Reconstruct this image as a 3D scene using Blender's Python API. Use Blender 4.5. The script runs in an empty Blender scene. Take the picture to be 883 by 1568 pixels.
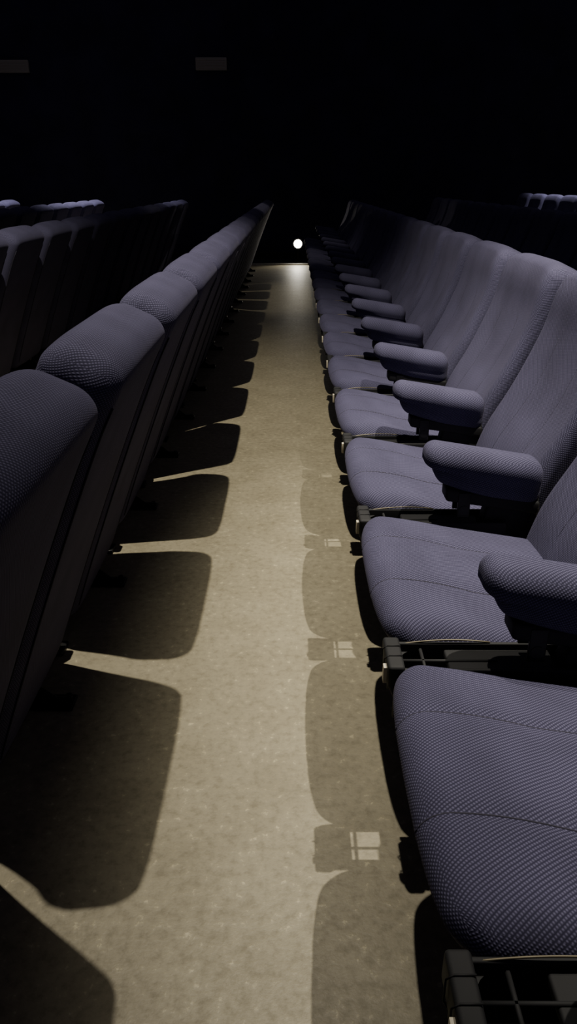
import bpy, bmesh, math, random
from mathutils import Vector, Matrix
random.seed(4)
scene = bpy.context.scene
COL = scene.collection

# ------------------------------------------------------------ materials
def new_mat(name):
    m = bpy.data.materials.new(name); m.use_nodes = True
    nt = m.node_tree; b = nt.nodes["Principled BSDF"]
    return m, nt, b

def ramp(nt, src, stops):
    r = nt.nodes.new("ShaderNodeValToRGB")
    while len(r.color_ramp.elements) < len(stops): r.color_ramp.elements.new(0.5)
    for e, (p, c) in zip(r.color_ramp.elements, stops):
        e.position = p; e.color = (*c, 1)
    nt.links.new(src, r.inputs[0]); return r

def fabric_mat():
    m, nt, b = new_mat("woven_fabric")
    tc = nt.nodes.new("ShaderNodeTexCoord")
    def wave(rot, scale):
        mp = nt.nodes.new("ShaderNodeMapping"); mp.inputs["Rotation"].default_value = (0, 0, rot)
        nt.links.new(tc.outputs["UV"], mp.inputs[0])
        w = nt.nodes.new("ShaderNodeTexWave"); w.inputs["Scale"].default_value = scale
        w.inputs["Distortion"].default_value = 0.4; w.inputs["Detail"].default_value = 0
        nt.links.new(mp.outputs[0], w.inputs[0]); return w
    w1 = wave(0.95, 66); w2 = wave(-0.62, 72)
    mul = nt.nodes.new("ShaderNodeMath"); mul.operation = 'MULTIPLY'
    pw = nt.nodes.new("ShaderNodeMath"); pw.operation = 'MULTIPLY_ADD'
    pw.inputs[1].default_value = 0.85; pw.inputs[2].default_value = 0.15
    nt.links.new(w2.outputs["Fac"], pw.inputs[0])
    nt.links.new(w1.outputs["Fac"], mul.inputs[0]); nt.links.new(pw.outputs[0], mul.inputs[1])
    r = ramp(nt, mul.outputs[0], [(0.0, (0.030, 0.028, 0.054)), (0.75, (0.118, 0.112, 0.185))])
    n = nt.nodes.new("ShaderNodeTexNoise"); n.inputs["Scale"].default_value = 7
    nt.links.new(tc.outputs["Object"], n.inputs[0])
    r2 = ramp(nt, n.outputs["Fac"], [(0.3, (0.82, 0.82, 0.82)), (0.7, (1.1, 1.1, 1.1))])
    mx = nt.nodes.new("ShaderNodeMix"); mx.data_type = 'RGBA'; mx.blend_type = 'MULTIPLY'
    mx.inputs[0].default_value = 1
    nt.links.new(r.outputs[0], mx.inputs[6]); nt.links.new(r2.outputs[0], mx.inputs[7])
    nt.links.new(mx.outputs[2], b.inputs["Base Color"])
    bp = nt.nodes.new("ShaderNodeBump"); bp.inputs["Strength"].default_value = 0.4
    bp.inputs["Distance"].default_value = 0.0015
    nt.links.new(mul.outputs[0], bp.inputs["Height"]); nt.links.new(bp.outputs[0], b.inputs["Normal"])
    b.inputs["Roughness"].default_value = 0.85
    b.inputs["Sheen Weight"].default_value = 0.05
    b.inputs["Sheen Roughness"].default_value = 0.5
    b.inputs["Sheen Tint"].default_value = (0.7, 0.65, 0.9, 1)
    b.inputs["Specular IOR Level"].default_value = 0.12
    return m

def plain(name, col, rough=0.5, metal=0.0, noise=0.15, scale=30):
    m, nt, b = new_mat(name)
    n = nt.nodes.new("ShaderNodeTexNoise"); n.inputs["Scale"].default_value = scale
    tc = nt.nodes.new("ShaderNodeTexCoord"); nt.links.new(tc.outputs["Object"], n.inputs[0])
    lo = tuple(c*(1-noise) for c in col); hi = tuple(c*(1+noise) for c in col)
    r = ramp(nt, n.outputs["Fac"], [(0.3, lo), (0.7, hi)])
    nt.links.new(r.outputs[0], b.inputs["Base Color"])
    b.inputs["Roughness"].default_value = rough; b.inputs["Metallic"].default_value = metal
    return m

def emis(name, col, s, base=None):
    m, nt, b = new_mat(name)
    b.inputs["Base Color"].default_value = (*(base or col), 1)
    b.inputs["Emission Color"].default_value = (*col, 1)
    b.inputs["Emission Strength"].default_value = s
    return m

def floor_mat():
    m, nt, b = new_mat("worn_beige_floor")
    tc = nt.nodes.new("ShaderNodeTexCoord")
    def noise(scale, detail=4, rough=0.6):
        n = nt.nodes.new("ShaderNodeTexNoise"); n.inputs["Scale"].default_value = scale
        n.inputs["Detail"].default_value = detail; n.inputs["Roughness"].default_value = rough
        nt.links.new(tc.outputs["Object"], n.inputs[0]); return n
    a = noise(7, 5, 0.5); c = noise(48, 5, 0.65); d = noise(160, 2)
    r = ramp(nt, a.outputs["Fac"], [(0.3, (0.212, 0.186, 0.122)), (0.7, (0.265, 0.235, 0.158))])
    r2 = ramp(nt, c.outputs["Fac"], [(0.32, (0.74, 0.73, 0.70)), (0.5, (1, 1, 1)), (0.61, (1.08, 1.08, 1.07)), (0.69, (1.7, 1.7, 1.67))])
    mx = nt.nodes.new("ShaderNodeMix"); mx.data_type = 'RGBA'; mx.blend_type = 'MULTIPLY'; mx.inputs[0].default_value = 1
    nt.links.new(r.outputs[0], mx.inputs[6]); nt.links.new(r2.outputs[0], mx.inputs[7])
    nt.links.new(mx.outputs[2], b.inputs["Base Color"])
    bp = nt.nodes.new("ShaderNodeBump"); bp.inputs["Strength"].default_value = 0.28; bp.inputs["Distance"].default_value = 0.004
    ad = nt.nodes.new("ShaderNodeMath"); ad.operation = 'MULTIPLY_ADD'; ad.inputs[1].default_value = 0.4
    nt.links.new(d.outputs["Fac"], ad.inputs[0]); nt.links.new(c.outputs["Fac"], ad.inputs[2])
    nt.links.new(ad.outputs[0], bp.inputs["Height"]); nt.links.new(bp.outputs[0], b.inputs["Normal"])
    r3 = ramp(nt, c.outputs["Fac"], [(0.3, (0.60,)*3), (0.7, (0.46,)*3)])
    nt.links.new(r3.outputs[0], b.inputs["Roughness"])
    return m

FAB = fabric_mat()
SEAM = plain("seam_thread", (0.020, 0.018, 0.032), 0.9)
BLK = plain("black_plastic", (0.006, 0.006, 0.007), 0.75)
MET = plain("black_steel", (0.020, 0.020, 0.020), 0.4, 0.6)
RIM = plain("bronze_rim", (0.15, 0.13, 0.085), 0.5, 0.5)
LBL = plain("number_plate", (0.55, 0.50, 0.38), 0.5)
FLR = floor_mat()
WALL = plain("dark_wall_paint", (0.014, 0.014, 0.038), 0.9, 0, 0.3, 3)
GRY = emis("grey_vent_added_glow", (1.0, 0.86, 0.74), 0.004, (0.16, 0.14, 0.125))  # faint emission added to the vents in place of dim light on them
TRM = plain("aluminium_nosing", (0.5, 0.48, 0.4), 0.4, 0.3)

# ------------------------------------------------------------ mesh helpers
class MB:
    """mesh builder that gathers parts with material slots"""
    def __init__(self): self.v = []; self.f = []; self.m = []; self.mats = []; self.sm = []; self.uv = []
    def slot(self, mat):
        if mat not in self.mats: self.mats.append(mat)
        return self.mats.index(mat)
    def add(self, verts, faces, mat, smooth=True, uv=None):
        o = len(self.v); s = self.slot(mat)
        self.v += [tuple(p) for p in verts]
        for i, f in enumerate(faces):
            self.f.append(tuple(i+o for i in f)); self.m.append(s); self.sm.append(smooth)
            self.uv += uv[i] if uv else [(0.0, 0.0)]*len(f)
    def mesh(self, name):
        me = bpy.data.meshes.new(name); me.from_pydata(self.v, [], self.f)
        for m in self.mats: me.materials.append(m)
        me.polygons.foreach_set("material_index", self.m)
        me.polygons.foreach_set("use_smooth", self.sm)
        l = me.uv_layers.new(name="UVMap")
        l.data.foreach_set("uv", [c for p in self.uv for c in p])
        me.update(); return me

def rbox(half, r, mid=(6, 6, 6), cs=4):
    """rounded box -> verts, faces, per-face uvs (metres along the cloth)"""
    hx = half
    r = min(r, *[h*0.999 for h in hx])
    ax = []; ua = []
    for i in range(3):
        inner = hx[i]-r
        c = [inner + r*math.tan(math.radians(45)*k/cs) for k in range(cs+1)]
        uc = [inner + r*math.radians(45)*k/cs for k in range(cs+1)]
        m = [-inner + 2*inner*k/mid[i] for k in range(1, mid[i])]
        ax.append([-x for x in reversed(c)] + m + c)
        ua.append([-x for x in reversed(uc)] + m + uc)
    vd = {}; V = []; F = []; U = []
    def vid(p):
        key = tuple(round(x, 6) for x in p)
        if key in vd: return vd[key]
        inn = [max(-(hx[i]-r), min(hx[i]-r, p[i])) for i in range(3)]
        d = Vector([p[i]-inn[i] for i in range(3)])
        if d.length > 1e-9: d = d.normalized()*r
        V.append(Vector(inn)+d); vd[key] = len(V)-1
        return vd[key]
    for a in range(3):
        b, c = (a+1) % 3, (a+2) % 3
        for s in (-1, 1):
            for i in range(len(ax[b])-1):
                for j in range(len(ax[c])-1):
                    q = []; u = []
                    for (p1, w) in ((i, j), (i+1, j), (i+1, j+1), (i, j+1)):
                        p = [0, 0, 0]; p[a] = s*hx[a]; p[b] = ax[b][p1]; p[c] = ax[c][w]
                        q.append(vid(p))
                        uv = (ua[b][p1], ua[c][w])
                        if a == 1: uv = (uv[1], uv[0])
                        if a == 1 or a == 0: uv = (uv[0]+1.3*a+2, uv[1]+3)
                        u.append(uv)
                    if s < 0: q.reverse(); u.reverse()
                    if len(set(q)) == 4: F.append(q); U.append(u)
    return V, F, U

def box_part(mb, lo, hi, r, mat, fn=None, mid=(2, 2, 2), cs=2):
    c = Vector([(a+b)/2 for a, b in zip(lo, hi)]); h = [(b-a)/2 for a, b in zip(lo, hi)]
    V, F, U = rbox(h, r, mid, cs)
    V = [v+c for v in V]
    if fn: V = [fn(v) for v in V]
    mb.add(V, F, mat, True, U)

def tube(mb, pts, rad, mat, n=6, closed=False):
    pts = [Vector(p) for p in pts]; V = []; F = []
    N = len(pts)
    for i, p in enumerate(pts):
        t = (pts[min(i+1, N-1)]-pts[max(i-1, 0)]).normalized()
        up = Vector((0, 0, 1)) if abs(t.z) < 0.9 else Vector((0, 1, 0))
        a = t.cross(up).normalized(); b = t.cross(a).normalized()
        for k in range(n):
            an = 2*math.pi*k/n
            V.append(p + a*rad*math.cos(an) + b*rad*math.sin(an))
    for i in range(N-1):
        for k in range(n):
            F.append((i*n+k, i*n+(k+1) % n, (i+1)*n+(k+1) % n, (i+1)*n+k))
    F.append(tuple(range(n))[::-1]); F.append(tuple((N-1)*n+k for k in range(n)))
    mb.add(V, F, mat)

def cyl(mb, c, axis, rad, h, mat, n=20, rad2=None):
    c = Vector(c); axis = Vector(axis).normalized()
    rad2 = rad if rad2 is None else rad2
    up = Vector((0, 0, 1)) if abs(axis.z) < 0.9 else Vector((1, 0, 0))
    a = axis.cross(up).normalized(); b = axis.cross(a).normalized()
    V = []
    for s, rr in ((-1, rad), (1, rad2)):
        for k in range(n):
            an = 2*math.pi*k/n
            V.append(c + axis*h/2*s + a*rr*math.cos(an) + b*rr*math.sin(an))
    F = [(k, (k+1) % n, n+(k+1) % n, n+k) for k in range(n)]
    mb.add(V, F, mat, True); mb.add(V, [tuple(range(n))[::-1], tuple(range(n, 2*n))], mat, False)

def obj(name, me, loc=(0, 0, 0), parent=None):
    o = bpy.data.objects.new(name, me); o.location = loc; COL.objects.link(o)
    if parent: o.parent = parent
    return o

# ------------------------------------------------------------ theatre seat
PITCH = 0.60
def build_seat(extra_arm=False):
    mb = MB()
    # --- cushion
    X0, X1, W = 0.165, 0.60, 0.259
    zt, zb = 0.437, 0.312
    SY = 0.098
    def cush(v):
        x, y, z = v
        u = (x-X0)/(X1-X0); s = y/W
        if z > (zt+zb)/2:
            z += 0.012*(1-s*s) + 0.010*math.sin(min(u*2.2, 1)*math.pi) * (1-abs(s)**3)
            z -= 0.0045*math.exp(-((abs(y)-SY)/0.010)**2)
        else:
            z += 0.035*max(0, 0.35-u)/0.35*0.6
        z -= 0.07*u
        f = max(0, 1-u*2.2)
        x += -0.012*f*(1-s*s) + 0.020*f*abs(s)**6
        x += 0.05*f*max(0, (zt-0.04-v[2]))/0.085
        y *= 1-0.012*f
        return Vector((x, y, z))
    box_part(mb, (X0, -W, zb), (X1, W, zt), 0.045, FAB, cush, (16, 34, 3), 6)
    def cs(x, y):
        return cush(Vector((x, y, zt))) + Vector((0, 0, 0.0002))
    for sg in (-1, 1):
        pts = []
        for i in range(7):
            pts.append(cush(Vector((X0+0.045-0.045*math.cos(math.radians(15*i)), sg*SY, zt-0.045+0.045*math.sin(math.radians(15*i))))))
        for i in range(1, 16):
            pts.append(cs(X0+0.045+0.33*i/15, sg*SY))
        tube(mb, pts, 0.0015, SEAM)
    # --- pan below cushion
    def pan(v):
        x, y, z = v
        if z < 0.24: x += 0.05*(1 if x < 0.35 else 0); y *= 0.9
        if z > 0.28: z -= 0.06*max(0, (x-0.2))/0.4
        return Vector((x, y, z))
    box_part(mb, (0.225, -0.225, 0.205), (0.58, 0.225, 0.345), 0.03, BLK, pan, (3, 3, 3), 3)
    # --- back
    P = [Vector((0.520, 0, 0.065)), Vector((0.622, 0, 0.36)), Vector((0.742, 0, 0.66)), Vector((0.86, 0, 0.92))]
    def C(t):
        a = (1-t)**3; b = 3*t*(1-t)**2; c = 3*t*t*(1-t); d = t**3
        return P[0]*a+P[1]*b+P[2]*c+P[3]*d
    def frame(t):
        e = 1e-3; T = (C(min(1, t+e))-C(max(0, t-e))).normalized()
        N = Vector((T.z, 0, -T.x))
        return C(max(0, min(1, t))), T, N
    L = 0.92; BW = 0.262; TH = 0.058
    def back(v):
        d, y, h = v
        t = (h+L/2)/L
        s = y/BW
        c, T, N = frame(t)
        w = 1.0
        k = max(0, (t-0.80)/0.20); w -= 0.04*k*k
        k2 = max(0, (0.25-t)/0.25); w -= 0.03*k2*k2
        y2 = y*w
        drop = 0.024*abs(s)**5*max(0, (t-0.72)/0.28)
        th = 1.0 + 0.08*math.exp(-((t-0.97)/0.08)**2) - 0.15*max(0, 0.3-t)
        dd = d*th
        if d < 0:
            dd += 0.018*(1-abs(s)**2.5)*math.exp(-((t-0.64)/0.20)**2)
            dd -= 0.014*math.exp(-((t-0.42)/0.12)**2)
            dd -= 0.016*math.exp(-((t-0.92)/0.09)**2)
            dd += 0.0010*math.exp(-((abs(y)-SY)/0.010)**2)*(1 if 0.25 < t < 0.78 else 0)
        else:
            dd -= 0.006*(abs(s)**4)
        return c + N*dd + Vector((0, y2, 0)) - T*drop
    V, F, U = rbox([TH, BW, L/2], 0.042, (3, 36, 28), 6)
    mb.add([back(v) for v in V], F, FAB, True, U)
    def bs(h, y, side=-1):
        return back(Vector((side*TH, y, h)))
    hh = lambda t: -L/2+t*L
    for sg in (-1, 1):
        tube(mb, [bs(hh(0.40+0.38*i/24), sg*SY) for i in range(25)], 0.0005, SEAM)
    for sg in (-1, 1):
        tube(mb, [bs(hh(0.06+0.86*i/30), sg*(BW-0.030), 1) for i in range(31)], 0.0018, SEAM)
    # --- armrest in the gap
    sides = [PITCH/2] + ([-PITCH/2] if extra_arm else [])
    for ya in sides:
        AX = 0.314
        def arm(v):
            x, y, z = v; u = (x-AX)/(0.60-AX); s = (y-ya)/0.048
            if z < 0.53:
                y = ya+(y-ya)*0.80
                z += 0.022*max(0, 1-u*1.8)
                x += 0.022*max(0, 1-u*3)
            else:
                z += 0.006*(1-s*s)
            y = ya+(y-ya)*(1+0.10*(1-u))
            z -= 0.045*u
            return Vector((x, y, z))
        box_part(mb, (AX, ya-0.048, 0.482), (0.60, ya+0.048, 0.592), 0.034, FAB, arm, (10, 4, 3), 6)
        def tilt(v): return Vector((v.x, v.y, v.z-0.045*(v.x-0.30)/0.30))
        box_part(mb, (0.37, ya-0.030, 0.462), (0.60, ya+0.030, 0.496), 0.008, BLK, tilt)
        box_part(mb, (0.43, ya-0.024, 0.25), (0.60, ya+0.024, 0.46), 0.010, BLK,
                 lambda v: Vector((v.x+0.05*(v.z-0.25)/0.21 if v.x < 0.5 else v.x, v.y, v.z)))
        for dy in (-0.028, 0.028):
            box_part(mb, (0.400, ya+dy-0.004, 0.41), (0.430, ya+dy+0.004, 0.475), 0.002, MET)
            cyl(mb, (0.415, ya+dy, 0.430), (0, 1, 0), 0.012, 0.010, MET, 14)
        box_part(mb, (0.45, ya-0.016, 0.012), (0.53, ya+0.016, 0.30), 0.008, BLK)
        box_part(mb, (0.40, ya-0.030, 0.0), (0.56, ya+0.030, 0.014), 0.004, MET)
        for dy in (-0.040, 0.040):
            box_part(mb, (0.175, ya+dy-0.004, 0.300), (0.52, ya+dy+0.004, 0.402), 0.003, BLK)
        def nose(v):
            x, y, z = v
            if z < 0.36: x += 0.015
            return Vector((x, y, z))
        box_part(mb, (0.163, ya-0.048, 0.330), (0.192, ya+0.048, 0.410), 0.006, BLK, nose)
        for k in range(2):
            yy = ya-0.014+0.030*k
            tube(mb, [(0.174, yy, 0.340), (0.160, yy, 0.37), (0.160, yy, 0.404), (0.168, yy, 0.4113), (0.191, yy, 0.4113)], 0.0012, BLK)
        box_part(mb, (0.157, ya-0.032, 0.366), (0.164, ya-0.018, 0.398), 0.001, LBL)
        tube(mb, [(0.195+0.16*i/12, ya+0.039, 0.392+0.016*math.sin(math.pi*(0.15+0.6*i/12))) for i in range(13)], 0.0015, RIM)
        tube(mb, [(0.230, ya-0.038, 0.390), (0.230, ya+0.038, 0.390)], 0.0032, BLK)
        tube(mb, [(0.19, ya, 0.390), (0.36, ya, 0.390)], 0.0032, BLK)
        # rounded corner gussets of the opening
        for dy in (-1, 1):
            V = [(0.192, ya+dy*0.038, 0.386), (0.212, ya+dy*0.038, 0.386), (0.200, ya+dy*0.028, 0.386), (0.192, ya+dy*0.016, 0.386)]
            mb.add(V, [(0, 1, 2, 3)], BLK, False)
        box_part(mb, (0.272, ya-0.038, 0.376), (0.46, ya+0.038, 0.390), 0.004, BLK)
    # --- pedestal foot bracket behind the back
    box_part(mb, (0.50, 0.045, 0.0), (0.645, 0.100, 0.010), 0.003, MET)
    box_part(mb, (0.525, 0.060, 0.006), (0.560, 0.090, 0.20), 0.004, MET)
    for yy in (0.058, 0.086):
        cyl(mb, (0.628, yy, 0.014), (0, 0, 1), 0.008, 0.010, MET, 6)
    box_part(mb, (0.560, 0.070, 0.008), (0.640, 0.080, 0.050), 0.003, MET,
             lambda v: Vector((v.x, v.y, v.z-0.030 if (v.x > 0.6 and v.z > 0.02) else v.z)))
    box_part(mb, (0.48, -0.20, 0.22), (0.56, 0.20, 0.27), 0.006, MET)
    return mb.mesh("theatre_seat_mesh")

SEAT = build_seat(); SEAT_E = build_seat(True)
ROWP = 1.17
rows = [(0, 0.0), (-1, 0.0), (-2, -0.0), (-3, 0.0), (-4, 0.0), (-5, 0.0), (1, 0.03), (2, 0.085), (3, 0.14)]
K0, K1 = -2, 17
for r, z in rows:
    for k in range(K0, K1+1):
        o = obj("theatre_seat", SEAT_E if k == K0 else SEAT, (r*ROWP, 0.8+PITCH*k, z))

# ------------------------------------------------------------ room
def slab(name, lo, hi, mat):
    mb = MB(); V = [(x, y, z) for x in (lo[0], hi[0]) for y in (lo[1], hi[1]) for z in (lo[2], hi[2])]
    F = [(0, 1, 3, 2), (4, 6, 7, 5), (0, 4, 5, 1), (2, 3, 7, 6), (0, 2, 6, 4), (1, 5, 7, 3)]
    mb.add(V, F, mat, False); return obj(name, mb.mesh(name))
XL, XR, YB, YF, ZC = -8.0, 6.0, -3.0, 12.9, 4.8
slab("floor", (XL, YB, -0.1), (XR, YF, 0.0), FLR)
slab("floor_tier", (1.15, YB, 0.0), (2.36, YF, 0.03), FLR)
slab("floor_tier", (2.36, YB, 0.0), (3.53, YF, 0.085), FLR)
slab("floor_tier", (3.53, YB, 0.0), (XR, YF, 0.14), FLR)
slab("wall_far", (XL-0.1, YF, -0.1), (XR+0.1, YF+0.1, ZC+0.4), WALL)
slab("wall_left", (XL-0.1, YB, -0.1), (XL, YF, ZC+0.4), WALL)
slab("wall_right", (XR, YB, -0.1), (XR+0.1, YF, ZC+0.4), WALL)
CARP = plain("dark_carpet", (0.015, 0.014, 0.016), 0.95)
slab("floor_walkway", (XL, 12.0, 0.0), (1.15, YF, 0.012), CARP)
slab("trim_1", (-1.1, 11.93, 0.0), (0.4, 12.0, 0.016), TRM)
slab("baseboard_far", (XL, YF-0.02, 0.012), (1.15, YF, 0.11), BLK)

def vent(x, z, w=0.5, h=0.18):
    mb = MB(); y = YF
    box_part(mb, (x-w/2, y-0.06, z-h/2), (x+w/2, y, z+h/2), 0.008, GRY)
    for i in range(4):
        zz = z-h/2+0.03+i*(h-0.06)/3
        box_part(mb, (x-w/2+0.02, y-0.068, zz-0.006), (x+w/2-0.02, y-0.058, zz+0.006), 0.002, GRY)
    obj("wall_vent", mb.mesh("wall_vent"))
vent(-1.22, 2.76, 0.46, 0.165); vent(-4.17, 2.73, 0.46, 0.165)

# ------------------------------------------------------------ far lamp
lp = bpy.data.objects.new("floor_spotlight", None); lp.location = (0.075, 12.25, 0.012); COL.objects.link(lp)
mb = MB()
cyl(mb, (0, 0, 0.008), (0, 0, 1), 0.08, 0.016, MET, 24)
cyl(mb, (0, 0, 0.10), (0, 0, 1), 0.012, 0.18, MET, 12)
cyl(mb, (0, 0.03, 0.27), (0, -1, 0.05), 0.050, 0.13, BLK, 24, 0.078)
obj("housing", mb.mesh("spot_housing"), parent=lp)
mb = MB(); cyl(mb, (0, -0.038, 0.273), (0, -1, 0.05), 0.062, 0.008, emis("lamp_lens", (1, 0.92, 0.78), 25), 24)
obj("lens", mb.mesh("spot_lens"), parent=lp)

def spot(name, loc, target, energy, size, blend, rad, col, parent=None):
    l = bpy.data.lights.new(name, 'SPOT'); l.energy = energy; l.spot_size = math.radians(size)
    l.spot_blend = blend; l.shadow_soft_size = rad; l.color = col
    o = bpy.data.objects.new(name, l); COL.objects.link(o); o.location = loc
    d = Vector(target)-Vector(loc); o.rotation_euler = d.to_track_quat('-Z', 'Y').to_euler()
    if parent:
        o.parent = parent; o.location = Vector(loc)-Vector(parent.location)
    return o
spot("beam", (0.075, 12.18, 0.285), (0.0, 8.0, 0.0), 20, 120, 0.6, 0.05, (1, 0.93, 0.78), lp)

def downlight(x, y, z, tgt, energy, size, blend, rad, col, light_flap=None):
    e = bpy.data.objects.new("hanging_spotlight", None); e.location = (x, y, z); COL.objects.link(e)
    mb = MB()
    cyl(mb, (0, 0, 0.10+(ZC-z-0.10)/2), (0, 0, 1), 0.018, ZC-z-0.10, BLK, 12)
    n = 24; V = []; F = []
    for zz, rr in ((-0.0, 0.085), (0.12, 0.07), (0.12, 0.06), (0.0, 0.075)):
        for k in range(n): V.append((rr*math.cos(2*math.pi*k/n), rr*math.sin(2*math.pi*k/n), zz))
    for i in range(4):
        for k in range(n): F.append((i*n+k, i*n+(k+1) % n, ((i+1) % 4)*n+(k+1) % n, ((i+1) % 4)*n+k))
    mb.add(V, F, BLK)
    cyl(mb, (0, 0, 0.112), (0, 0, 1), 0.062, 0.012, BLK, 24)
    cyl(mb, (0, 0, ZC-z+0.024), (1, 0, 0), 0.024, 1.2, BLK, 12)
    obj("shade", mb.mesh("downlight_shade"), parent=e)
    if light_flap:   # unseen flap added at the shade rim to block light toward the left
        dx, dz = light_flap
        m2 = MB()
        def lean(v): return Vector((v.x + (dx+0.088)*(-v.z)/(-dz), v.y, v.z))
        box_part(m2, (-0.091, -0.32, dz), (-0.087, 0.32, 0.015), 0.001, BLK, lean)
        obj("added_light_flap", m2.mesh("added_light_flap"), parent=e)
    spot("bulb", (x, y, z-0.02), tgt, energy, size, blend, rad, col, e)
warm = (1.0, 0.93, 0.79); cool = (0.95, 0.92, 1.0)
downlight(-0.28, 2.1, 4.5, (-0.70, 3.0, 0), 940, 80, 1.0, 0.025, warm)
downlight(1.25, 1.6, 4.1, (1.45, 1.75, 0), 800, 60, 0.6, 0.02, warm, light_flap=(-0.112, -0.32))
downlight(-0.30, 8.5, 4.5, (-0.5, 8.5, 0), 130, 40, 0.8, 0.06, warm)
downlight(-3.3, 10.2, 4.5, (-3.0, 10.2, 0), 1700, 60, 1.0, 0.06, cool)
downlight(4.0, 9.6, 4.5, (4.0, 9.6, 0), 1900, 56, 1.0, 0.06, cool)

# world
w = bpy.data.worlds.new("dim_room"); scene.world = w; w.use_nodes = True
bg = w.node_tree.nodes["Background"]; bg.inputs[0].default_value = (0.050, 0.046, 0.064, 1); bg.inputs[1].default_value = 1.0

# ------------------------------------------------------------ camera
F = 1300.0
cam = bpy.data.cameras.new("camera"); cam.sensor_fit = 'VERTICAL'; cam.sensor_height = 36
cam.lens = F/1776*36; cam.clip_start = 0.02
co = bpy.data.objects.new("camera", cam); COL.objects.link(co)
co.location = (0, 0, 1.16)
tilt = math.atan((888-315)/F); yaw = math.atan(-8*math.cos(tilt)/F)
co.rotation_euler = (math.pi/2-tilt, 0, -yaw)
scene.camera = co
